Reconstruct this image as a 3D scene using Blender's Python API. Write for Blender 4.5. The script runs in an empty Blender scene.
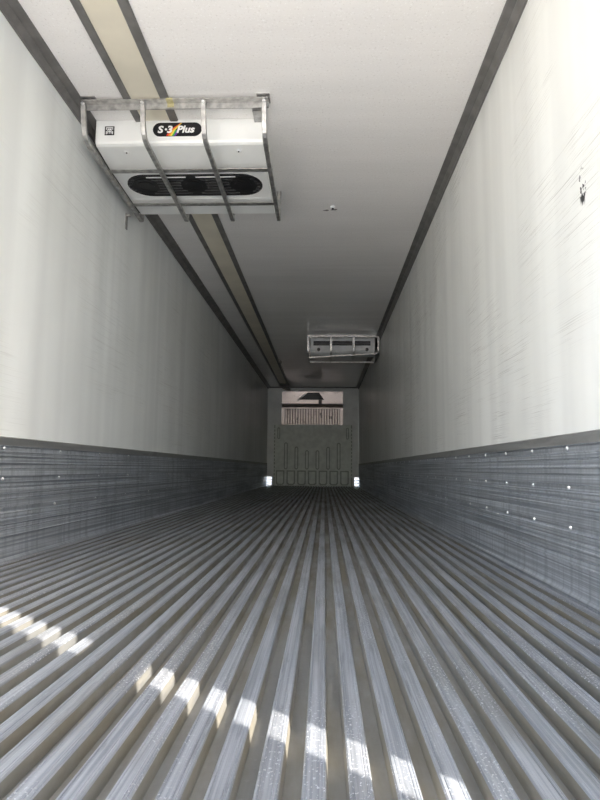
import bpy, bmesh, math, random
from mathutils import Vector, Matrix

random.seed(7)
S = bpy.context.scene
COL = S.collection

# ------------------------------------------------------------------ camera
YAW, PITCH, ROLL = 0.041248, 0.113811, 0.0093294
CAM = Vector((0.0, 0.0, 0.456876))
cam_d = bpy.data.cameras.new('camera')
cam = bpy.data.objects.new('camera', cam_d)
COL.objects.link(cam)
fw = Vector((-math.sin(YAW) * math.cos(PITCH), math.cos(YAW) * math.cos(PITCH), math.sin(PITCH)))
rt = Vector((math.cos(YAW), math.sin(YAW), 0))
up = rt.cross(fw)
r2 = math.cos(ROLL) * rt + math.sin(ROLL) * up
u2 = -math.sin(ROLL) * rt + math.cos(ROLL) * up
m = Matrix((r2, u2, -fw)).transposed().to_4x4()
m.translation = CAM
cam.matrix_world = m
cam_d.sensor_fit = 'VERTICAL'
cam_d.sensor_height = 32.0
cam_d.lens = 24.0                      # 600 px focal length on an 800 px tall frame
cam_d.clip_start = 0.02
S.camera = cam

# ------------------------------------------------------------------ light
SUN_EL = math.radians(33.0)
SUN_H = Vector((-0.772, 0.636, 0))     # where the light travels, seen from above
SUN_H.normalize()
world = bpy.data.worlds.new('sky')
S.world = world
world.use_nodes = True
wn = world.node_tree
wn.nodes.clear()
wo = wn.nodes.new('ShaderNodeOutputWorld')
wb = wn.nodes.new('ShaderNodeBackground')
sky = wn.nodes.new('ShaderNodeTexSky')
sky.sky_type = 'NISHITA'
sky.sun_disc = False
sky.sun_elevation = SUN_EL
sky.sun_rotation = math.atan2(-SUN_H.x, -SUN_H.y)
sky.dust_density = 4.0
wb.inputs['Strength'].default_value = 0.40
wn.links.new(sky.outputs[0], wb.inputs[0])
wn.links.new(wb.outputs[0], wo.inputs[0])

sd = bpy.data.lights.new('sun', 'SUN')
sd.energy = 7.0
sd.color = (1.0, 0.94, 0.86)
sd.angle = math.radians(0.53)
sun = bpy.data.objects.new('sun', sd)
COL.objects.link(sun)
ldir = Vector((SUN_H.x * math.cos(SUN_EL), SUN_H.y * math.cos(SUN_EL), -math.sin(SUN_EL)))
sun.rotation_euler = ldir.to_track_quat('-Z', 'Y').to_euler()
sun.location = (6, -6, 8)

vs = S.view_settings
vs.view_transform = 'Standard'
vs.look = 'None'
vs.exposure = 1.74
vs.gamma = 1.0
vs.use_curve_mapping = False
S.cycles.max_bounces = 24
S.cycles.diffuse_bounces = 20
S.cycles.glossy_bounces = 12
S.cycles.sample_clamp_indirect = 8.0
S.cycles.blur_glossy = 0.6
S.cycles.use_denoising = True
S.cycles.denoising_prefilter = 'NONE'
S.cycles.use_adaptive_sampling = False
S.cycles.use_guiding = True

# ------------------------------------------------------------------ dimensions (metres)
XL, XR = -1.558, 0.932          # inner faces of the side walls
Y0, Y1 = 0.352, 16.30           # rear edge of the box, front wall
ZC = 2.68                       # ceiling
ZT = 2.6185                     # lower lip of the corner trim
ZK = 0.598                      # top of the scuff boards
RIB_P, RIB_X0 = 0.0681, -0.0125

# ------------------------------------------------------------------ node helpers
class Mat:
    def __init__(self, name, rough=0.5, metal=0.0, spec=0.5):
        self.m = bpy.data.materials.new(name)
        self.m.use_nodes = True
        self.t = self.m.node_tree
        self.b = self.t.nodes['Principled BSDF']
        self.b.inputs['Roughness'].default_value = rough
        self.b.inputs['Metallic'].default_value = metal
        self.b.inputs['Specular IOR Level'].default_value = spec
        self.tc = None
    def n(self, kind, **kw):
        nd = self.t.nodes.new(kind)
        for k, v in kw.items():
            setattr(nd, k, v)
        return nd
    def l(self, a, b):
        self.t.links.new(a, b)
    def coord(self, scale=(1, 1, 1), rot=(0, 0, 0), loc=(0, 0, 0)):
        if self.tc is None:
            self.tc = self.n('ShaderNodeTexCoord')
        if getattr(self, 'world', False) and self.tc.bl_idname != 'ShaderNodeNewGeometry':
            self.tc = self.n('ShaderNodeNewGeometry')
        mp = self.n('ShaderNodeMapping')
        mp.inputs['Scale'].default_value = scale
        mp.inputs['Rotation'].default_value = rot
        mp.inputs['Location'].default_value = loc
        self.l(self.tc.outputs['Position' if getattr(self, 'world', False) else 'Object'], mp.inputs['Vector'])
        return mp.outputs[0]
    def noise(self, sc=1.0, detail=3, rough=0.5, **kw):
        nz = self.n('ShaderNodeTexNoise')
        nz.inputs['Scale'].default_value = sc
        nz.inputs['Detail'].default_value = detail
        nz.inputs['Roughness'].default_value = rough
        self.l(self.coord(**kw), nz.inputs['Vector'])
        return nz.outputs['Fac']
    def ramp(self, fac, lo, hi, a=0.0, b=1.0):
        mr = self.n('ShaderNodeMapRange', interpolation_type='SMOOTHSTEP')
        mr.inputs['From Min'].default_value = lo
        mr.inputs['From Max'].default_value = hi
        mr.inputs['To Min'].default_value = a
        mr.inputs['To Max'].default_value = b
        self.l(fac, mr.inputs['Value'])
        return mr.outputs[0]
    def math(self, op, a, b=None):
        mt = self.n('ShaderNodeMath', operation=op)
        for i, v in enumerate((a, b)):
            if v is None:
                continue
            if isinstance(v, (int, float)):
                mt.inputs[i].default_value = v
            else:
                self.l(v, mt.inputs[i])
        return mt.outputs[0]
    def mix(self, fac, a, b):
        mx = self.n('ShaderNodeMix', data_type='RGBA')
        for sock, v in ((mx.inputs[0], fac), (mx.inputs[6], a), (mx.inputs[7], b)):
            if isinstance(v, (int, float)):
                sock.default_value = v
            elif isinstance(v, tuple):
                sock.default_value = (*v, 1)
            else:
                self.l(v, sock)
        return mx.outputs[2]
    def color(self, c):
        if isinstance(c, tuple):
            self.b.inputs['Base Color'].default_value = (*c, 1)
        else:
            self.l(c, self.b.inputs['Base Color'])
    def rough(self, r):
        self.l(r, self.b.inputs['Roughness'])
    def bump(self, h, strength=0.3, dist=0.01):
        bp = self.n('ShaderNodeBump')
        bp.inputs['Strength'].default_value = strength
        bp.inputs['Distance'].default_value = dist
        self.l(h, bp.inputs['Height'])
        self.l(bp.outputs[0], self.b.inputs['Normal'])

def plain(name, c, rough=0.5, metal=0.0, spec=0.5, var=0.12, vscale=14):
    M = Mat(name, rough, metal, spec)
    f = M.noise(vscale, 4)
    d = tuple(max(0, x * (1 - var)) for x in c)
    e = tuple(min(1, x * (1 + var)) for x in c)
    M.color(M.mix(M.ramp(f, .3, .7), d, e))
    return M.m

def liner(name, c, side):
    """white glass-fibre liner, scuffed along the length of the box"""
    M = Mat(name, 0.42, 0.0, 0.5)
    cloud = M.noise(1.0, 4, scale=(1, .8, .5))
    vert = M.noise(1.0, 2, scale=(1, 5.0, .12))
    dirt = tuple(x * k for x, k in zip(c, (.86, .86, .85)))
    col = M.mix(M.ramp(cloud, .35, .7), c, dirt)
    col = M.mix(M.math('MULTIPLY', M.ramp(vert, .35, .72), .60), col, tuple(x * .78 for x in c))  # vertical bands paint in the shading of the liner's ripples
    ang = math.radians(-7 if side > 0 else 4)
    scr = M.noise(1.0, 2, .6, scale=(1, 1.3, 190), rot=(ang, 0, 0))
    scr2 = M.noise(1.0, 2, .6, scale=(1, 2.4, 300), rot=(ang * 3.2, 0, 0), loc=(0, 3, 7))
    msk = M.noise(.9, 3, .6, loc=(3, 1, 5))
    k = 1.0 if side > 0 else .35
    a = M.math('MULTIPLY', M.ramp(scr, .60, .68), M.ramp(msk, .44, .60))
    b = M.math('MULTIPLY', M.ramp(scr2, .61, .69), M.ramp(msk, .42, .58))
    s = M.math('MULTIPLY', M.math('MAXIMUM', a, b), .62 * k)
    col = M.mix(s, col, (.22, .20, .17))
    if side > 0:                                   # cluster of black chips on the right wall
        sp = M.n('ShaderNodeVectorMath', operation='DISTANCE')
        M.l(M.coord(scale=(0, 1, .42)), sp.inputs[0])
        sp.inputs[1].default_value = (0, 2.115, 1.485 * .42)
        near = M.ramp(sp.outputs['Value'], .022, .036, 1, 0)
        chip = M.noise(38, 2, .6, scale=(1, 1, .9))
        s2 = M.math('MULTIPLY', M.ramp(chip, .51, .55), near)
        col = M.mix(s2, col, (.03, .03, .03))
    M.color(col)
    fine = M.noise(90, 2)
    M.rough(M.ramp(cloud, .3, .7, .29, .40))
    M.bump(fine, .10, .002)
    return M.m

def aluminium(name, c, dirtc, rough, dirt_lo, dirt_hi, seedloc=0.0, metal=0.9):
    M = Mat(name, rough, metal, 0.5)
    streak = M.noise(1.0, 5, .65, scale=(60, 1.6, 60), loc=(seedloc, 0, 0))
    cloud = M.noise(2.2, 5, .6, scale=(3, .8, 3), loc=(0, seedloc, 0))
    spots = M.noise(70, 2, .5)
    bright = tuple(min(1, x * 1.18) for x in c)
    col = M.mix(M.ramp(streak, .35, .65), c, bright)
    col = M.mix(M.math('MULTIPLY', M.ramp(spots, .62, .70), .35), col, tuple(min(1, x * 1.35) for x in c))
    f = M.ramp(cloud, dirt_lo, dirt_hi)
    col = M.mix(f, col, dirtc)
    M.color(col)
    M.l(M.math('MULTIPLY', M.ramp(f, 0, 1, 1, .45), metal), M.b.inputs['Metallic'])
    M.rough(M.math('ADD', M.ramp(streak, .3, .7, rough - .05, rough + .10), M.math('MULTIPLY', f, .15)))
    M.bump(M.math('ADD', streak, M.math('MULTIPLY', spots, .6)), .25, .002)
    return M.m

# ------------------------------------------------------------------ materials
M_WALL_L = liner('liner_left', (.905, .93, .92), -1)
M_WALL_R = liner('liner_right', (.83, .84, .815), 1)  # same liner as the left, colour darkened to offset the stronger light here

M = Mat('ceiling_liner', .34, 0, .5)
cl = M.noise(1.0, 4, scale=(.7, 1.6, 1))
band = M.noise(1.0, 3, scale=(.25, 3.2, 1))
speck = M.noise(75, 3, .6)
c0 = M.mix(M.ramp(cl, .35, .7), (.885, .865, .845), (.84, .82, .80))
c0 = M.mix(M.math('MULTIPLY', M.ramp(band, .45, .7), .30), c0, (.76, .755, .735))
c0 = M.mix(M.math('MULTIPLY', M.ramp(speck, .60, .68), .75), c0, (.95, .95, .94))
c0 = M.mix(M.math('MULTIPLY', M.ramp(speck, .40, .32), .45), c0, (.56, .54, .51))
M.color(c0)
M.rough(M.ramp(cl, .3, .7, .07, .15))
M.bump(M.math('ADD', M.noise(1.0, 2, scale=(.5, 6, 1)), M.math('MULTIPLY', speck, .03)), .22, .02)
M_CEIL = M.m

M_CREAM = plain('cream_panel', (.72, .67, .55), .45, 0, .5, .06, 3)
M_TRIM = plain('dark_grey_trim', (.15, .145, .138), .45, 0, .4, .18, 9)
M_FRONT = plain('grey_front_liner', (.87, .90, .89), .4, 0, .4, .08, 3)
M_BULK = plain('grey_moulded_plastic', (.82, .87, .82), .45, 0, .4, .08, 8)
M_RIDGE = plain('grey_moulded_edge', (.44, .48, .44), .5, 0, .4, .08, 8)
M_INLET = aluminium('inlet_sheet', (.52, .46, .43), (.30, .255, .23), .34, .55, .8, 1.0, .8)
M_STRIP = aluminium('inlet_strip', (.50, .44, .41), (.28, .235, .21), .34, .5, .8, 2.0, .8)
M = Mat('rib_aluminium', .38, .55, .5)
M.world = True
st = M.noise(1.0, 4, .65, scale=(150, 1.3, 20))
st2 = M.noise(1.0, 3, .6, scale=(55, 5, 20), rot=(0, 0, .03), loc=(5, 2, 0))
cl = M.noise(1.0, 4, .6, scale=(7, 1.1, 1))
drop = M.noise(190, 2, .5, scale=(1, .8, 1))
dmask = M.noise(1.0, 3, .6, scale=(5, 1.6, 1), loc=(9, 4, 0))
cf = M.mix(M.ramp(st, .36, .64), (.26, .28, .31), (.41, .43, .47))
cf = M.mix(M.math('MULTIPLY', M.ramp(st2, .56, .68), .55), cf, (.19, .20, .215))
cf = M.mix(M.math('MULTIPLY', M.ramp(cl, .44, .66), .60), cf, (.20, .20, .195))
cf = M.mix(M.math('MULTIPLY', M.math('MULTIPLY', M.ramp(drop, .60, .66), M.ramp(dmask, .45, .60)), .8), cf, (.72, .74, .78))
M.color(cf)
M.rough(M.ramp(cl, .3, .7, .30, .48))
M.bump(M.math('ADD', st, M.math('MULTIPLY', drop, .8)), .3, .002)
M_FLOOR = M.m
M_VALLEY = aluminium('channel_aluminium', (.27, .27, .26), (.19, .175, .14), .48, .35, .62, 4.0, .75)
M = Mat('scuff_aluminium', .42, .6, .5)
lines = M.noise(1.0, 3, .6, scale=(1, .45, 110))
hatch = M.noise(1.0, 3, .6, scale=(1, 26, 2.2))
blot = M.noise(1.0, 4, .6, scale=(1, 1.1, 5))
ck = M.mix(M.ramp(lines, .34, .66), (.30, .325, .36), (.64, .68, .73))
ck = M.mix(M.math('MULTIPLY', M.ramp(hatch, .42, .68), .50), ck, (.25, .275, .31))
ck = M.mix(M.math('MULTIPLY', M.ramp(blot, .45, .70), .40), ck, (.27, .285, .30))
ck = M.mix(M.math('MULTIPLY', M.ramp(lines, .70, .76), .6), ck, (.85, .86, .86))
M.color(ck)
M.rough(M.ramp(blot, .3, .7, .34, .50))
M.bump(M.math('ADD', lines, M.math('MULTIPLY', hatch, .5)), .2, .002)
M_KICK = M.m
M_CAP = aluminium('cap_aluminium', (.38, .385, .38), (.26, .26, .25), .5, .5, .8, 9.0)
M_RIVET = plain('rivet_steel', (.85, .86, .87), .4, 1, .5, .04)
M_GALV = plain('galvanised_steel', (.44, .435, .42), .45, .85, .5, .22, 26)
M_WHITE = plain('white_enamel', (.84, .85, .83), .32, 0, .5, .03, 4)
M_WHITE2 = plain('grey_white_enamel', (.78, .79, .78), .4, 0, .5, .08, 9)
M_BLACK = plain('black_plastic', (.012, .012, .013), .4, 0, .4, .2, 20)
M_SLAT = plain('grey_slat', (.09, .09, .09), .4, .2, .4, .2, 20)
M_INK = plain('white_print', (.86, .86, .85), .4, 0, .4, .02)
M_RED = plain('red_print', (.70, .05, .04), .4, 0, .4, .02)
M_ORANGE = plain('orange_print', (.85, .33, .03), .4, 0, .4, .02)
M_YELLOW = plain('yellow_print', (.88, .70, .08), .4, 0, .4, .02)
M_GREEN = plain('green_print', (.06, .42, .12), .4, 0, .4, .02)
M_PURPLE = plain('purple_print', (.18, .05, .38), .4, 0, .4, .02)
M_TAPE = plain('yellow_tape', (.50, .45, .24), .6, 0, .3, .15, 60)
M_CONCRETE = plain('concrete_yard', (.58, .565, .54), .85, 0, .3, .12, .8)
M_DOOR = plain('door_white', (.72, .72, .70), .45, 0, .5, .05, 2)

# ------------------------------------------------------------------ mesh helpers
class MB:
    def __init__(self):
        self.v, self.f = [], []
    def add(self, vs, fs):
        o = len(self.v)
        self.v += [tuple(p) for p in vs]
        self.f += [tuple(i + o for i in q) for q in fs]
        return self
    def box(self, x0, x1, y0, y1, z0, z1):
        vs = [(x, y, z) for z in (z0, z1) for y in (y0, y1) for x in (x0, x1)]
        return self.add(vs, [(0, 2, 3, 1), (4, 5, 7, 6), (0, 1, 5, 4), (2, 6, 7, 3), (0, 4, 6, 2), (1, 3, 7, 5)])
    def prism(self, prof, axis, a, b):
        """closed 2-D profile extruded along an axis from a to b"""
        def P(p, t):
            if axis == 'Y': return (p[0], t, p[1])
            if axis == 'X': return (t, p[0], p[1])
            return (p[0], p[1], t)
        n = len(prof)
        vs = [P(p, a) for p in prof] + [P(p, b) for p in prof]
        fs = [tuple(range(n)), tuple(range(2 * n - 1, n - 1, -1))]
        fs += [(i, i + n, (i + 1) % n + n, (i + 1) % n) for i in range(n)]
        return self.add(vs, fs)
    def bar(self, path, x, w, t):
        """bar of rectangular section (w across X, t in plane) along a polyline in the Y-Z plane"""
        n = len(path)
        vs = []
        for i, (y, z) in enumerate(path):
            d = []
            for j in (i - 1, i):
                if 0 <= j < n - 1:
                    e = Vector((path[j + 1][0] - path[j][0], path[j + 1][1] - path[j][1]))
                    d.append(e.normalized())
            tan = sum(d, Vector((0, 0))).normalized()
            nrm = Vector((-tan.y, tan.x)) * (t / 2 / max(.4, tan.dot(d[0])))
            for sx, sn in ((-1, -1), (1, -1), (1, 1), (-1, 1)):
                vs.append((x + sx * w / 2, y + sn * nrm.x, z + sn * nrm.y))
        fs = [(3, 2, 1, 0), tuple(4 * (n - 1) + k for k in range(4))]
        for i in range(n - 1):
            for k in range(4):
                fs.append((4 * i + k, 4 * i + (k + 1) % 4, 4 * i + 4 + (k + 1) % 4, 4 * i + 4 + k))
        return self.add(vs, fs)
    def build(self, name, mat, parent=None, bevel=0.0, smooth=False):
        me = bpy.data.meshes.new(name)
        me.from_pydata(self.v, [], self.f)
        bm = bmesh.new()
        bm.from_mesh(me)
        bmesh.ops.recalc_face_normals(bm, faces=bm.faces)
        if bevel:
            bmesh.ops.bevel(bm, geom=list(bm.edges), offset=bevel, segments=1, affect='EDGES', clamp_overlap=True)
        bm.to_mesh(me)
        bm.free()
        me.materials.append(mat)
        if smooth:
            for p in me.polygons:
                p.use_smooth = True
        return link(name, me, parent)

def link(name, data, parent=None):
    o = bpy.data.objects.new(name, data)
    COL.objects.link(o)
    if parent is not None:
        o.parent = parent
        if parent.parent is None:
            o.matrix_parent_inverse = Matrix.Translation(parent.location).inverted()
    return o

def tag(o, label=None, cat=None, group=None, kind=None):
    for k, v in (('label', label), ('category', cat), ('group', group), ('kind', kind)):
        if v:
            o[k] = v
    return o

def thing(name, loc, label, cat, group=None):
    o = bpy.data.objects.new(name, None)
    COL.objects.link(o)
    o.location = loc
    o.empty_display_size = .1
    return tag(o, label, cat, group)

def struct(o, label, cat):
    return tag(o, label, cat, None, 'structure')

def disc(cx, cz, r, n=20, sx=1.0):
    return [(cx + sx * r * math.cos(2 * math.pi * i / n), cz + r * math.sin(2 * math.pi * i / n)) for i in range(n)]

def stadium(x0, x1, c0, c1, n=10):
    """rounded-end slot in the (x, c) plane"""
    r = abs(c1 - c0) / 2
    cc = (c0 + c1) / 2
    if x1 - x0 >= c1 - c0:
        pts = [(x1 - r + r * math.cos(a), cc + r * math.sin(a)) for a in [(-.5 + i / n) * math.pi for i in range(n + 1)]]
        pts += [(x0 + r + r * math.cos(a), cc + r * math.sin(a)) for a in [(.5 + i / n) * math.pi for i in range(n + 1)]]
    else:
        r = (x1 - x0) / 2
        xc = (x0 + x1) / 2
        pts = [(xc + r * math.cos(a), c1 - r + r * math.sin(a)) for a in [(i / n) * math.pi for i in range(n + 1)]]
        pts += [(xc + r * math.cos(a), c0 + r + r * math.sin(a)) for a in [(1 + i / n) * math.pi for i in range(n + 1)]]
    return pts

# ================================================================== THE SETTING
g = MB().box(-200, 200, -200, 200, -1.45, -1.25).build('ground', M_CONCRETE)
struct(g, 'pale concrete yard outside the open rear of the trailer', 'ground')

# floor: channel plate with one extruded rib after another
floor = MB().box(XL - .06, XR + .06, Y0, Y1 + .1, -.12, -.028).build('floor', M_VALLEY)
struct(floor, 'ribbed aluminium trailer floor with long parallel ridges', 'floor')
hw, bw, hz = .0165, .0205, -.0285
prof = [(-bw, hz), (-bw + .001, -.020), (-hw - .0012, -.004), (-hw + .001, 0), (-hw + .0045, 0), (-hw + .0055, -.0012), (-hw + .0065, 0),
        (hw - .0095, 0), (hw - .0085, -.0012), (hw - .0075, 0), (hw - .0045, 0), (hw - .0035, -.0012), (hw - .0025, 0), (hw - .001, 0),
        (hw + .0012, -.004), (bw - .001, -.020), (bw, hz)]
first = None
k = -22
while RIB_X0 + RIB_P * k < XR - .03:
    x = RIB_X0 + RIB_P * k
    k += 1
    if x < XL + .03:
        continue
    if first is None:
        first = MB().prism(prof, 'Y', Y0, Y1).build('floor_rib', M_FLOOR, floor)
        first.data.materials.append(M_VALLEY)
        for pg_ in first.data.polygons:            # worn bright tops, darker, browner flanks
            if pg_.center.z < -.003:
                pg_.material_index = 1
        rib = first
    else:
        rib = link('floor_rib', first.data, floor)
    rib.location.x = x

# side walls
def side_wall(side):
    xi = XR if side > 0 else XL
    nm = 'wall_right' if side > 0 else 'wall_left'
    s = side
    xo = xi + s * .07
    mb = MB().box(min(xi + s * .006, xo), max(xi + s * .006, xo), Y0, Y1 + .1, -.12, ZC + .06)
    # the liner itself: a sheet that ripples gently over the posts behind it
    ph = [random.uniform(0, 6.28) for _ in range(5)]
    def ripple(y, z):
        a = sum(math.sin(y * f_ + p_ + .25 * math.sin(z * 1.7 + p_)) * g_ for f_, p_, g_ in zip((5.1, 10.2, 13.7, 21.0, 33.0), ph, (.0014, .0018, .0013, .0009, .0004)))
        return a * (.7 + .3 * math.sin(z * 2.1 + y * .6)) * min(1, max(.25, (ZT - z) / .45)) * min(1, max(.25, (z - .45) / .4))
    ys = [Y0 + (Y1 - Y0) * q / 420 for q in range(421)]
    zs = [-.1, .35] + [.58 + (ZC - .58) * q / 10 for q in range(11)]
    nz = len(zs)
    n0 = len(mb.f)
    mb.add([(xi - s * ripple(y, z), y, z) for y in ys for z in zs],
           [(q * nz + r, q * nz + r + 1, q * nz + nz + r + 1, q * nz + nz + r) for q in range(420) for r in range(nz - 1)])
    w = mb.build(nm, M_WALL_R if s > 0 else M_WALL_L)
    for q, pg_ in enumerate(w.data.polygons):
        pg_.use_smooth = q >= n0
    struct(w, 'scuffed white liner wall on the %s above a grey aluminium scuff band' % ('right' if s > 0 else 'left'), 'wall')
    def P(z, d):                        # proud by d into the box
        return (xi - s * d, z)
    # cap strip on top of the boards
    MB().prism([P(ZK, -.004), P(ZK, .006), P(ZK - .004, .010), P(.556, .010), P(.552, -.004)], 'Y', Y0, Y1).build('cap_strip', M_CAP, w)
    pitch = .39 if s > 0 else .62
    yst = (2.342 - 5 * .39) if s > 0 else (2.868 - 4 * .62)
    for r, zr in enumerate((.543, .394, .245)):
        t = .552 if r == 0 else zr + .045
        b = zr - .104
        pts = [P(t, -.004), P(t, .011), P(zr + .013, .013), P(zr + .0115, .003), P(zr - .013, .003), P(zr - .0145, .013), P(zr - .019, .013),
               P(zr - .021, .009), P(zr - .038, .010), P(zr - .040, .002), P(zr - .046, .002), P(zr - .048, .010), P(zr - .067, .010),
               P(zr - .069, .015), P(zr - .074, .015), P(zr - .076, .009), P(b + .008, .010), P(b + .005, .002), P(b, .002), P(b, -.004)]
        board = MB().prism(pts, 'Y', Y0, Y1).build('scuff_board', M_KICK, w)
        y = yst + (-.04 if (r == 2 and s < 0) else 0)
        while y < 13.0:
            if y > Y0 + .05:
                rv = link('rivet', RIVET[s], board)
                rv.location = (xi - s * .003, y, zr)
            y += pitch
    pts = [P(.141, -.004), P(.141, .010), P(.120, .010), P(.118, .015), P(.113, .015), P(.111, .009), P(.05, .010), P(.012, .012), P(0.0, .022), P(-.03, .024), P(-.03, -.004)]
    MB().prism(pts, 'Y', Y0, Y1).build('base_board', M_KICK, w)
    return w

RIVET = {}
for s in (1, -1):
    mb = MB()
    n = 8
    vs = [(-s * .0075, 0, 0)]
    for d, r in ((.005, .006), (0, .0095)):
        vs += [(-s * d, r * math.cos(2 * math.pi * i / n), r * math.sin(2 * math.pi * i / n)) for i in range(n)]
    fs = [(0, 1 + i, 1 + (i + 1) % n) for i in range(n)]
    fs += [(1 + i, 1 + n + i, 1 + n + (i + 1) % n, 1 + (i + 1) % n) for i in range(n)]
    me = bpy.data.meshes.new('rivet')
    me.from_pydata(vs, [], fs)
    me.materials.append(M_RIVET)
    RIVET[s] = me
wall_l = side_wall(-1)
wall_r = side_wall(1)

# ceiling, with the cream raceway between two dark rails
ceil = MB().box(XL - .07, XR + .07, Y0, Y1 + .1, ZC, ZC + .08).build('ceiling', M_CEIL)
struct(ceil, 'off white glossy trailer ceiling with faint cross bands and specks', 'ceiling')
MB().box(-1.181, -1.001, Y0, Y1, ZC - .006, ZC + .01).build('raceway_panel', M_CREAM, ceil)
for i, (a, b, lab) in enumerate(((-1.228, -1.180, 'dark grey rail on the ceiling left of the cream strip'), (-1.002, -.949, 'dark grey rail on the ceiling right of the cream strip'))):
    t = MB().prism([(a, ZC + .004), (a, ZC - .008), (a + .006, ZC - .014), (b - .006, ZC - .014), (b, ZC - .008), (b, ZC + .004)], 'Y', Y0, Y1).build('trim_%d' % (i + 3), M_TRIM)
    struct(t, lab, 'trim')
for i, s in enumerate((-1, 1)):
    xi = XR if s > 0 else XL
    P = lambda dx, z: (xi - s * dx, z)
    pts = [P(-.004, ZC + .004), P(.076, ZC + .004), P(.076, ZC - .006), P(.070, ZC - .010), P(.046, ZC - .016), P(.034, ZC - .020), P(.033, ZC - .026),
           P(.022, ZC - .040), P(.012, ZT + .012), P(.010, ZT), P(-.004, ZT)]
    t = MB().prism(pts, 'Y', Y0, Y1).build('trim_%d' % (i + 1), M_TRIM)
    struct(t, 'dark grey corner trim where the %s wall meets the ceiling' % ('right' if s > 0 else 'left'), 'trim')

# front wall with a small drain opening low in either corner
VL, VR, VZ = -1.420, .805, .250
front = MB().prism([(VL, -.12), (VR, -.12), (VR, VZ), (XR, VZ), (XR, ZC), (XL, ZC), (XL, VZ), (VL, VZ)], 'Y', Y1, Y1 + .1).build('wall_front', M_FRONT)
for a, b in ((XL, VL), (VR, XR)):
    for q in range(6):
        z = .018 + q * .041
        MB().prism([(Y1 + .01, z), (Y1 + .09, z + .012), (Y1 + .09, z + .034), (Y1 + .01, z + .022)], 'X', a, b).build('dimming_slat', M_WHITE, front)  # slats added to dim the daylight through the openings
    MB().box(a, b, Y1 + .02, Y1 + .05, -.1, .01).build('vent_sill', M_GALV, front)
struct(front, 'plain grey front wall with bright corner drain openings at the far end', 'wall')
t = MB().box(XL + .03, XR - .03, Y1 - .03, Y1 + .004, ZC - .03, ZC + .004).build('trim_5', M_TRIM)
struct(t, 'dark trim across the top of the far front wall', 'trim')

# right rear door, swung open on its hinges behind the camera; the sun slips through its hinge gap
DA = math.radians(45)
dx_, dy_ = -math.sin(DA), -math.cos(DA)
hx, hy = 1.05, .147                    # outer hinge corner
px_, py_ = -.08 * math.cos(DA), .08 * math.sin(DA)
e = 1.23
door = MB().prism([(hx, hy), (hx + px_, hy + .0), (hx + px_ + e * dx_, hy + py_ + e * dy_), (hx + e * dx_, hy + e * dy_)], 'Z', -.10, 2.74).build('door_1', M_DOOR)
struct(door, 'white insulated rear door swung open on its hinges', 'door')
for zc in (.30, 1.275, 2.25):
    MB().box(.985, 1.035, .147, Y0, zc - .065, zc + .065).build('hinge', M_GALV, door)

# ================================================================== NEAR EVAPORATOR
ev = thing('evaporator_unit', (-.94, 3.6, 2.45), 'white ceiling evaporator with a black oval fan grille and a black badge', 'evaporator')
BX0, BX1 = -1.478, -.404
prof = [(3.60, ZC), (3.60, 2.535), (3.608, 2.524), (3.625, 2.518), (3.88, 2.492), (3.915, 2.484), (4.36, 2.470), (4.40, 2.478), (4.41, 2.474), (4.57, 2.476), (4.58, 2.485), (4.58, ZC)]
MB().prism(prof, 'X', BX0, BX1).build('housing', M_WHITE, ev)
# rolled front cover: a thin sheet over front and slope
out = [(3.592, ZC - .002), (3.592, 2.536), (3.598, 2.522), (3.615, 2.513), (3.885, 2.486)]
inn = [(3.886, 2.4925), (3.617, 2.5185), (3.603, 2.527), (3.599, 2.538), (3.599, ZC - .002)]
MB().prism(out + inn, 'X', BX0 - .004, BX1 + .004).build('front_cover', M_WHITE, ev)

def under(y):                       # underside height of the grille panel
    return 2.484 + (y - 3.915) * (2.470 - 2.484) / (4.36 - 3.915)

# oval black grille on the underside
ov = stadium(-1.418, -.458, 3.938, 4.225, 14)
mb = MB()
n = len(ov)
mb.add([(x, y, under(y) - .004) for x, y in ov] + [(x, y, under(y) + .004) for x, y in ov],
       [tuple(range(n))] + [(i, i + n, (i + 1) % n + n, (i + 1) % n) for i in range(n)])
grl = mb.build('fan_grille', M_BLACK, ev)
tag(grl, 'black oval fan grille')
ring = stadium(-1.424, -.452, 3.932, 4.231, 14)
mb = MB()
mb.add([(x, y, under(y) - .006) for x, y in ov] + [(x, y, under(y) - .006) for x, y in ring] + [(x, y, under(y) + .002) for x, y in ring],
       [(i, (i + 1) % n, (i + 1) % n + n, i + n) for i in range(n)] + [(i + n, (i + 1) % n + n, (i + 1) % n + 2 * n, i + 2 * n) for i in range(n)])
mb.build('rim', M_BLACK, grl)
for cx in (-1.295, -.945, -.592):
    mb = MB()
    for r0, r1 in ((.128, .122), (.095, .090), (.060, .055)):
        m_ = 24
        a = disc(cx, 4.081, r0, m_)
        b = disc(cx, 4.081, r1, m_)
        mb.add([(x, y, under(y) - .008) for x, y in a] + [(x, y, under(y) - .008) for x, y in b] + [(x, y, under(y) - .003) for x, y in a],
               [(i, (i + 1) % m_, (i + 1) % m_ + m_, i + m_) for i in range(m_)] + [(i, (i + 1) % m_, (i + 1) % m_ + 2 * m_, i + 2 * m_) for i in range(m_)])
    mb.build('fan_guard', M_BLACK, grl)
for xa, xb in ((-1.205, -1.035), (-.855, -.685)):
    for i in range(7):
        yy = 3.962 + i * .038
        q = .055 if i in (0, 6) else (.028 if i in (1, 5) else 0)
        MB().box(xa - q, xb + q, yy - .004, yy + .004, under(yy) - .009, under(yy) - .003).build('slat', M_WHITE2 if i == 0 else M_SLAT, grl)  # first slat made pale as a painted highlight
for sgn, cx in ((-1, -1.295), (1, -.592)):
    for a in (-50, -30, -10, 10, 30, 50):
        x = cx + sgn * .114 * math.cos(math.radians(a))
        y = 4.081 + .114 * math.sin(math.radians(a))
        MB().box(x - .012, x + .012, y - .003, y + .003, under(y) - .0085, under(y) - .003).build('slat', M_SLAT, grl)
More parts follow.
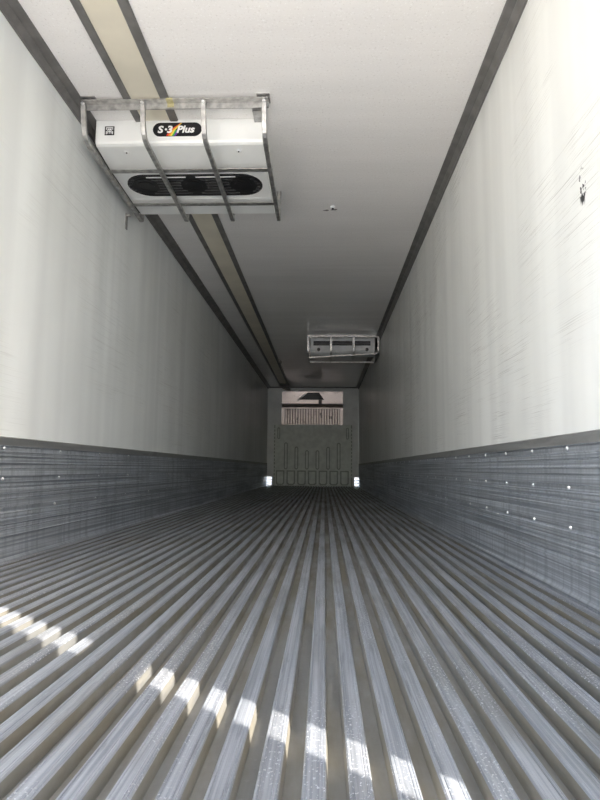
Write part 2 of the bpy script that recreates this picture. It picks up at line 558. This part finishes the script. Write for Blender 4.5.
# lower lip and seams
MB().box(BX0 + .01, BX1 - .004, 4.285, 4.289, under(4.287) - .002, under(4.287) + .004).build('seam', M_WHITE2, ev)
MB().box(BX0 + .01, BX1 - .004, 4.375, 4.385, 2.470, 2.482).build('seam', M_TRIM, ev)
MB().prism([(3.62, ZC - .02), (3.62, 2.522), (3.90, 2.488), (4.36, 2.474), (4.56, 2.482), (4.56, ZC - .02)], 'X', BX0 - .018, BX0 - .001).build('side_dark_sheet', M_BLACK, ev)  # black sheet painting in the shaded gap beside the housing
# cover screws in their dimples
for x in (-1.302, -.565):
    z = 2.507
    mb = MB()
    a = disc(x, 3.674, .022, 14)
    b = disc(x, 3.674, .012, 14)
    mb.add([(px, py, z - .0015 - (py - 3.674) * .1) for px, py in a] + [(px, py, z - .008 - (py - 3.674) * .1) for px, py in b],
           [tuple(range(27, 13, -1))] + [(i, (i + 1) % 14, (i + 1) % 14 + 14, i + 14) for i in range(14)])
    sc = mb.build('screw_boss', M_WHITE, ev, smooth=True)
    MB().prism(disc(x, 3.668, .005, 8), 'Z', z - .012, z - .005).build('screw', M_BLACK, sc)

FY = 3.592                           # face of the front cover
def plate(name, pts, mat, parent, d0, d1):
    return MB().prism(pts, 'Y', FY - d1, FY - d0).build(name, mat, parent)

badge = plate('badge', stadium(-1.110, -.794, 2.564, 2.656, 12), M_BLACK, ev, 0, .003)
tag(badge, 'black badge reading S-3 Plus with a rainbow stripe')
for i, mt in enumerate((M_RED, M_ORANGE, M_YELLOW, M_GREEN, M_PURPLE)):
    w_ = .0125
    xb = -1.022 + i * w_
    pts = [(xb, 2.566), (xb + w_, 2.566)]
    mid = [(xb + .020 + w_, 2.605), (xb + .020, 2.605)]
    plate('colour_stripe', pts + mid, mt, badge, .003, .0042)
    top = [(xb + .020, 2.605), (xb + .020 + w_, 2.605), (-.985 + .055 + i * .002 + .004, 2.654), (-.985 + .055 + i * .002, 2.654)]
    if i < 3:
        plate('colour_stripe', top, mt, badge, .003, .0042)

def lettering(txt, x, z, size, mat, parent, shear=.18, extra=.0, sx=1.0):
    cu = bpy.data.curves.new('lettering', 'FONT')
    cu.body = txt
    cu.size = size
    cu.shear = shear
    cu.offset = extra
    cu.extrude = .0006
    cu.resolution_u = 3
    tmp = bpy.data.objects.new('lettering_source', cu)
    COL.objects.link(tmp)
    bpy.context.view_layer.update()
    me = bpy.data.meshes.new_from_object(tmp)
    bpy.data.objects.remove(tmp)
    me.materials.clear()
    me.materials.append(mat)
    me.transform(Matrix(((sx, 0, 0, x), (0, 0, -1, FY - .0048), (0, 1, 0, z), (0, 0, 0, 1))))
    o = link('lettering', me, parent)
    return o
lettering('S', -1.079, 2.588, .064, M_INK, badge, .15, .0022, 1.15)
lettering('\u00b7', -1.034, 2.584, .075, M_INK, badge, 0, .003, 1.0)
lettering('3', -1.020, 2.588, .064, M_INK, badge, .15, .0022, 1.15)
lettering('Plus', -.957, 2.588, .064, M_INK, badge, .22, .0024, 1.10)

emb = plate('emblem', [(-1.423, 2.578), (-1.361, 2.578), (-1.361, 2.637), (-1.423, 2.637)], M_BLACK, ev, 0, .003)
tag(emb, 'small black square emblem with a white monogram')
for (x0, x1, z0, z1) in ((.008, .054, .047, .052), (.008, .012, .034, .052), (.050, .054, .034, .052), (.018, .028, .034, .043), (.034, .044, .034, .043),
                         (.018, .023, .010, .034), (.030, .034, .010, .043), (.039, .044, .010, .034), (.008, .014, .006, .026), (.048, .054, .006, .026), (.023, .039, .022, .026)):
    plate('emblem_stroke', [(-1.423 + x0, 2.578 + z0), (-1.423 + x1, 2.578 + z0), (-1.423 + x1, 2.578 + z1), (-1.423 + x0, 2.578 + z1)], M_INK, emb, .003, .004)

# ------------------------------------------------------------------ guard around it
gd = thing('evaporator_guard', (-.92, 3.38, 2.42), 'galvanised bent-bar guard around the near white evaporator', 'guard')
# angle iron on the ceiling: upright leg and top lip
GX0, GX1 = -1.484, -.346
MB().prism([(3.350, ZC - .014), (3.350, ZC - .021), (3.392, ZC - .021), (3.392, ZC - .056), (3.398, ZC - .056), (3.398, ZC - .014)], 'X', GX0, GX1).build('ceiling_angle', M_GALV, gd)
def knee(p0, p1, p2, r, n=5):
    a = (Vector(p0) - Vector(p1)).normalized()
    c = (Vector(p2) - Vector(p1)).normalized()
    A, C, B = Vector(p1) + a * r, Vector(p1) + c * r, Vector(p1)
    return [tuple((1 - t) ** 2 * A + 2 * t * (1 - t) * B + t * t * C) for t in [i / n for i in range(n + 1)]]
for i, (x, zt) in enumerate(((-1.478, 2.440), (-1.112, 2.437), (-.740, 2.437), (-.372, 2.437))):
    k0, k1 = (3.372, 2.660), (3.415, 2.452)
    k2, k3 = (4.585, 2.425), (4.610, 2.675)
    path = [k0] + knee(k0, k1, k2, .085) + knee(k1, k2, k3, .02, 3) + [k3]
    bar = MB().bar(path, x, .028, .024).build('guard_bar', M_GALV, gd, bevel=.003)
    MB().prism(disc(x, 2.648, .009, 8), 'Y', 3.352, 3.362).build('bolt', M_RIVET, bar)
for yc, zc in ((3.828, 2.452), (4.330, 2.444)):
    MB().prism([(yc - .022, zc), (yc - .022, zc + .004), (yc + .018, zc + .004), (yc + .018, zc + .020), (yc + .022, zc + .020), (yc + .022, zc)], 'X', GX0 + .004, GX1 - .012).build('cross_bar', M_GALV, gd)
for x0, x1 in ((-1.500, -1.395), (-.415, -.338)):
    br = MB().prism([(3.335, ZC), (3.335, ZC - .005), (3.43, ZC - .005), (3.43, ZC)], 'X', x0, x1).build('corner_bracket', M_GALV, gd)
    MB().prism(disc((x0 + x1) / 2 + .01, 3.375, .022, 10), 'Z', ZC - .016, ZC - .004).build('bolt', M_TRIM, br)
MB().box(-.455, -.385, 3.47, 3.60, ZC - .028, ZC).build('mounting_lug', M_GALV, gd)
MB().prism([(3.347, ZC - .012), (3.347, ZC - .023), (3.389, ZC - .023), (3.389, ZC - .045), (3.392, ZC - .045), (3.3921, ZC - .012)], 'X', -.965, -.925).build('tape_scrap', M_TAPE, gd)

# ================================================================== FAR EVAPORATOR
e2 = thing('evaporator_unit', (.29, 10.05, 2.38), 'slim grey white evaporator on the ceiling far back by the right wall', 'evaporator')
X0, X1 = -.245, .845
MB().prism([(10.08, ZC), (10.08, 2.475), (10.10, 2.43), (10.16, 2.395), (10.30, 2.39), (10.62, 2.50), (10.62, ZC)], 'X', X0, X1).build('housing', M_WHITE2, e2)
for a, b in ((X0 + .05, .085), (.115, .465), (.495, X1 - .07)):
    sl = MB().box(a, b, 10.068, 10.09, 2.548, 2.625).build('outlet_slot', M_BLACK, e2)
    MB().box(a, b, 10.062, 10.07, 2.583, 2.590).build('louvre', M_TRIM, sl)
for x in (-.105, .715):
    MB().prism(disc(x, 2.478, .030, 14, .9), 'Y', 10.060, 10.085).build('service_hole', M_BLACK, e2)
MB().box(X1, X1 + .012, 10.09, 10.6, 2.42, 2.66).build('side_dark_sheet', M_BLACK, e2)  # black sheet along the right side of the far housing
g2 = thing('evaporator_guard', (.30, 9.9, 2.38), 'thin bar guard around the far evaporator by the right wall', 'guard')
MB().prism([(9.88, ZC), (9.88, ZC - .03), (9.92, ZC - .03), (9.92, ZC)], 'X', -.295, .915).build('ceiling_angle', M_GALV, g2)
for x, ye in ((-.28, 10.68), (.105, 11.08), (.485, 10.45), (.895, 10.68)):
    k0, k1, k2, k3 = (9.90, 2.665), (9.915, 2.385), (ye, 2.365), (ye + .015, 2.675)
    path = [k0] + knee(k0, k1, k2, .06) + knee(k1, k2, k3, .02, 3) + [k3]
    MB().bar(path, x, .030, .026).build('guard_bar', M_GALV, g2)
mb = MB()
mb.add([(-.27, 9.99, 2.312 + dz) for dz in (0, .022)] + [(-.27, 10.02, 2.312 + dz) for dz in (0, .022)] + [(.885, 9.99, 2.385 + dz) for dz in (0, .022)] + [(.885, 10.02, 2.385 + dz) for dz in (0, .022)],
       [(0, 1, 3, 2), (4, 6, 7, 5), (0, 4, 5, 1), (2, 3, 7, 6), (0, 2, 6, 4), (1, 5, 7, 3)])
mb.build('cross_bar', M_GALV, g2)
MB().box(-.28, .895, 10.655, 10.70, 2.353, 2.375).build('cross_bar', M_GALV, g2)

# ================================================================== FRONT BULKHEAD
bk = thing('bulkhead_panel', (-.31, Y1 - .085, 0), 'grey moulded plastic bulkhead panel with vertical slots at the far end', 'panel')
YB = Y1 - .085                        # stands a little off the wall
MB().prism([(-1.365, 0), (.750, 0), (.750, 1.625), (.735, 1.639), (-1.35, 1.639), (-1.365, 1.625)], 'Y', YB, Y1 - .03).build('panel_body', M_BULK, bk)
def ring_xz(name, outer, inner, d, parent, mat):
    n = len(outer)
    mb = MB()
    mb.add([(x, YB - d, z) for x, z in outer] + [(x, YB - d, z) for x, z in inner] + [(x, YB + .004, z) for x, z in outer] + [(x, YB + .004, z) for x, z in inner],
           [(i, (i + 1) % n, (i + 1) % n + n, i + n) for i in range(n)] + [(i, (i + 1) % n, (i + 1) % n + 2 * n, i + 2 * n) for i in range(n)]
           + [(i + n, (i + 1) % n + n, (i + 1) % n + 3 * n, i + 3 * n) for i in range(n)])
    return mb.build(name, mat, parent)
SLOTS = [(-1.037, 1.155), (-.752, 1.045), (-.468, .950), (-.186, .950), (.100, 1.045), (.384, 1.155)]
for x, zt in SLOTS:
    ring_xz('moulded_slot', stadium(x - .050, x + .050, .435, zt, 8), stadium(x - .026, x + .026, .460, zt - .025, 8), .022, bk, M_RIDGE)
    MB().prism(stadium(x - .024, x + .024, .462, zt - .027, 8), 'Y', YB - .008, YB + .004).build('slot_face', M_BULK, bk)
for x in (-1.235, .620):
    ring_xz('moulded_slot', stadium(x - .038, x + .038, 1.245, 1.560, 8), stadium(x - .016, x + .016, 1.270, 1.535, 8), .018, bk, M_RIDGE)
# crenellated foot: seven arches side by side
for i in range(7):
    x = -1.185 + i * .2875
    o_ = [(x - .115, .06), (x - .115, .405), (x + .115, .405), (x + .115, .06), (x + .070, .02), (x - .070, .02)]
    n_ = [(x - .082, .09), (x - .082, .375), (x + .082, .375), (x + .082, .09), (x + .052, .05), (x - .052, .05)]
    ring_xz('moulded_arch', o_, n_, .024, bk, M_RIDGE)
for x in (-1.345, .730):
    mb = MB()
    mb.box(x - .012, x + .012, YB - .015, YB + .004, 0, 1.63)
    mb.build('edge_ridge', M_RIDGE, bk)
    for j in range(14):
        z = .25 + j * .098
        MB().box(x - .020, x + .020, YB - .024, YB - .012, z - .018, z + .018).build('edge_clip', M_BULK, bk)

inl = thing('air_inlet_panel', (-.33, Y1 - .04, 1.64), 'pinkish metal air inlet panel with vertical strips and a dark opening', 'panel')
YI = Y1 - .035
MB().box(-1.165, .500, YI, Y1, 2.205, 2.545).build('upper_sheet', M_INLET, inl)
MB().prism([(-.690, 2.318), (-.012, 2.318), (-.150, 2.515), (-.455, 2.515)], 'Y', YI - .012, YI + .004).build('dark_opening', M_BLACK, inl)
MB().prism([(-.760, 2.300), (-.690, 2.318), (-.490, 2.480), (-.520, 2.490)], 'Y', YI - .016, YI + .004).build('flap', M_WHITE, inl)
MB().box(-.165, -.075, YI - .014, YI + .004, 2.215, 2.330).build('latch', M_TRIM, inl)
MB().box(-1.180, .510, YI - .045, Y1, 2.190, 2.212).build('ledge', M_TRIM, inl)
MB().prism([(YI - .05, 2.075), (YI - .05, 2.10), (YI - .01, 2.19), (Y1, 2.19), (Y1, 2.075)], 'X', -1.165, .500).build('ledge_face', M_INLET, inl)
MB().box(-1.165, .500, YI + .004, Y1, 1.640, 2.075).build('strip_backing', M_TRIM, inl)
n = 21
w_ = (0.42 + 1.08) / n
for i in range(n):
    x = -1.08 + i * w_
    MB().prism([(x + .006, YI + .004), (x + .018, YI - .016), (x + w_ - .018, YI - .016), (x + w_ - .006, YI + .004)], 'Z', 1.645, 2.072).build('vent_strip', M_STRIP, inl)
for a, b in ((-1.165, -1.085), (.425, .500)):
    MB().box(a, b, YI - .022, YI + .01, 1.640, 2.075).build('side_strip', M_INLET, inl)
for x, z in ((-.735, 1.80), (-.105, 1.93), (-.085, 1.86), (.14, 1.84), (.19, 1.84)):
    MB().box(x - .018, x + .018, YI - .024, YI - .012, z - .035, z + .035).build('vent_clip', M_TRIM, inl)

for ch in inl.children:                # forward lean added so the whole inlet mirrors the bright doorway
    for v in ch.data.vertices:
        v.co.y -= (v.co.z - 1.64) * .075

o = MB().prism([(-1.20, ZC), (-1.16, ZC - .06), (-1.02, ZC - .13), (-.92, ZC - .13), (-.93, ZC - .05), (-.95, ZC)], 'Y', 15.6, 16.1).build('cable_cover', M_BLACK)
tag(o, 'dark cable cover on the ceiling where the cream strip ends', 'cover')

# ================================================================== SMALL THINGS
hk = thing('wall_hook', (XL, 4.44, 2.33), 'small metal hook on the left wall behind the near evaporator guard', 'hook')
MB().box(XL - .002, XL + .008, 4.42, 4.46, 2.30, 2.42).build('hook_plate', M_GALV, hk)
MB().box(XL + .006, XL + .034, 4.435, 4.447, 2.405, 2.42).build('hook_arm', M_GALV, hk)
pg = thing('ceiling_plug', (.047, 4.93, ZC - .02), 'small broken fixing left in the middle of the ceiling', 'fixing')
MB().prism(disc(.060, 4.905, .022, 10), 'Z', ZC - .018, ZC + .002).build('plug', M_WHITE2, pg)
MB().prism(disc(.062, 4.90, .010, 8), 'Z', ZC - .026, ZC - .016).build('plug_core', M_BLACK, pg)
MB().prism([(-.02, 4.975), (.012, 4.985), (.03, 4.972), (.012, 4.962)], 'Z', ZC - .004, ZC + .002).build('chip', M_TRIM, pg)
MB().prism([(.045, 4.968), (.085, 4.968), (.10, 4.955), (.06, 4.950)], 'Z', ZC - .005, ZC + .002).build('chip', M_TRIM, pg)
cp = MB().box(-.962, -.900, 12.15, 12.35, ZC - .05, ZC - .012).build('cable_clip', M_TRIM)
tag(cp, 'small dark cable clip on the right ceiling rail far back', 'clip')
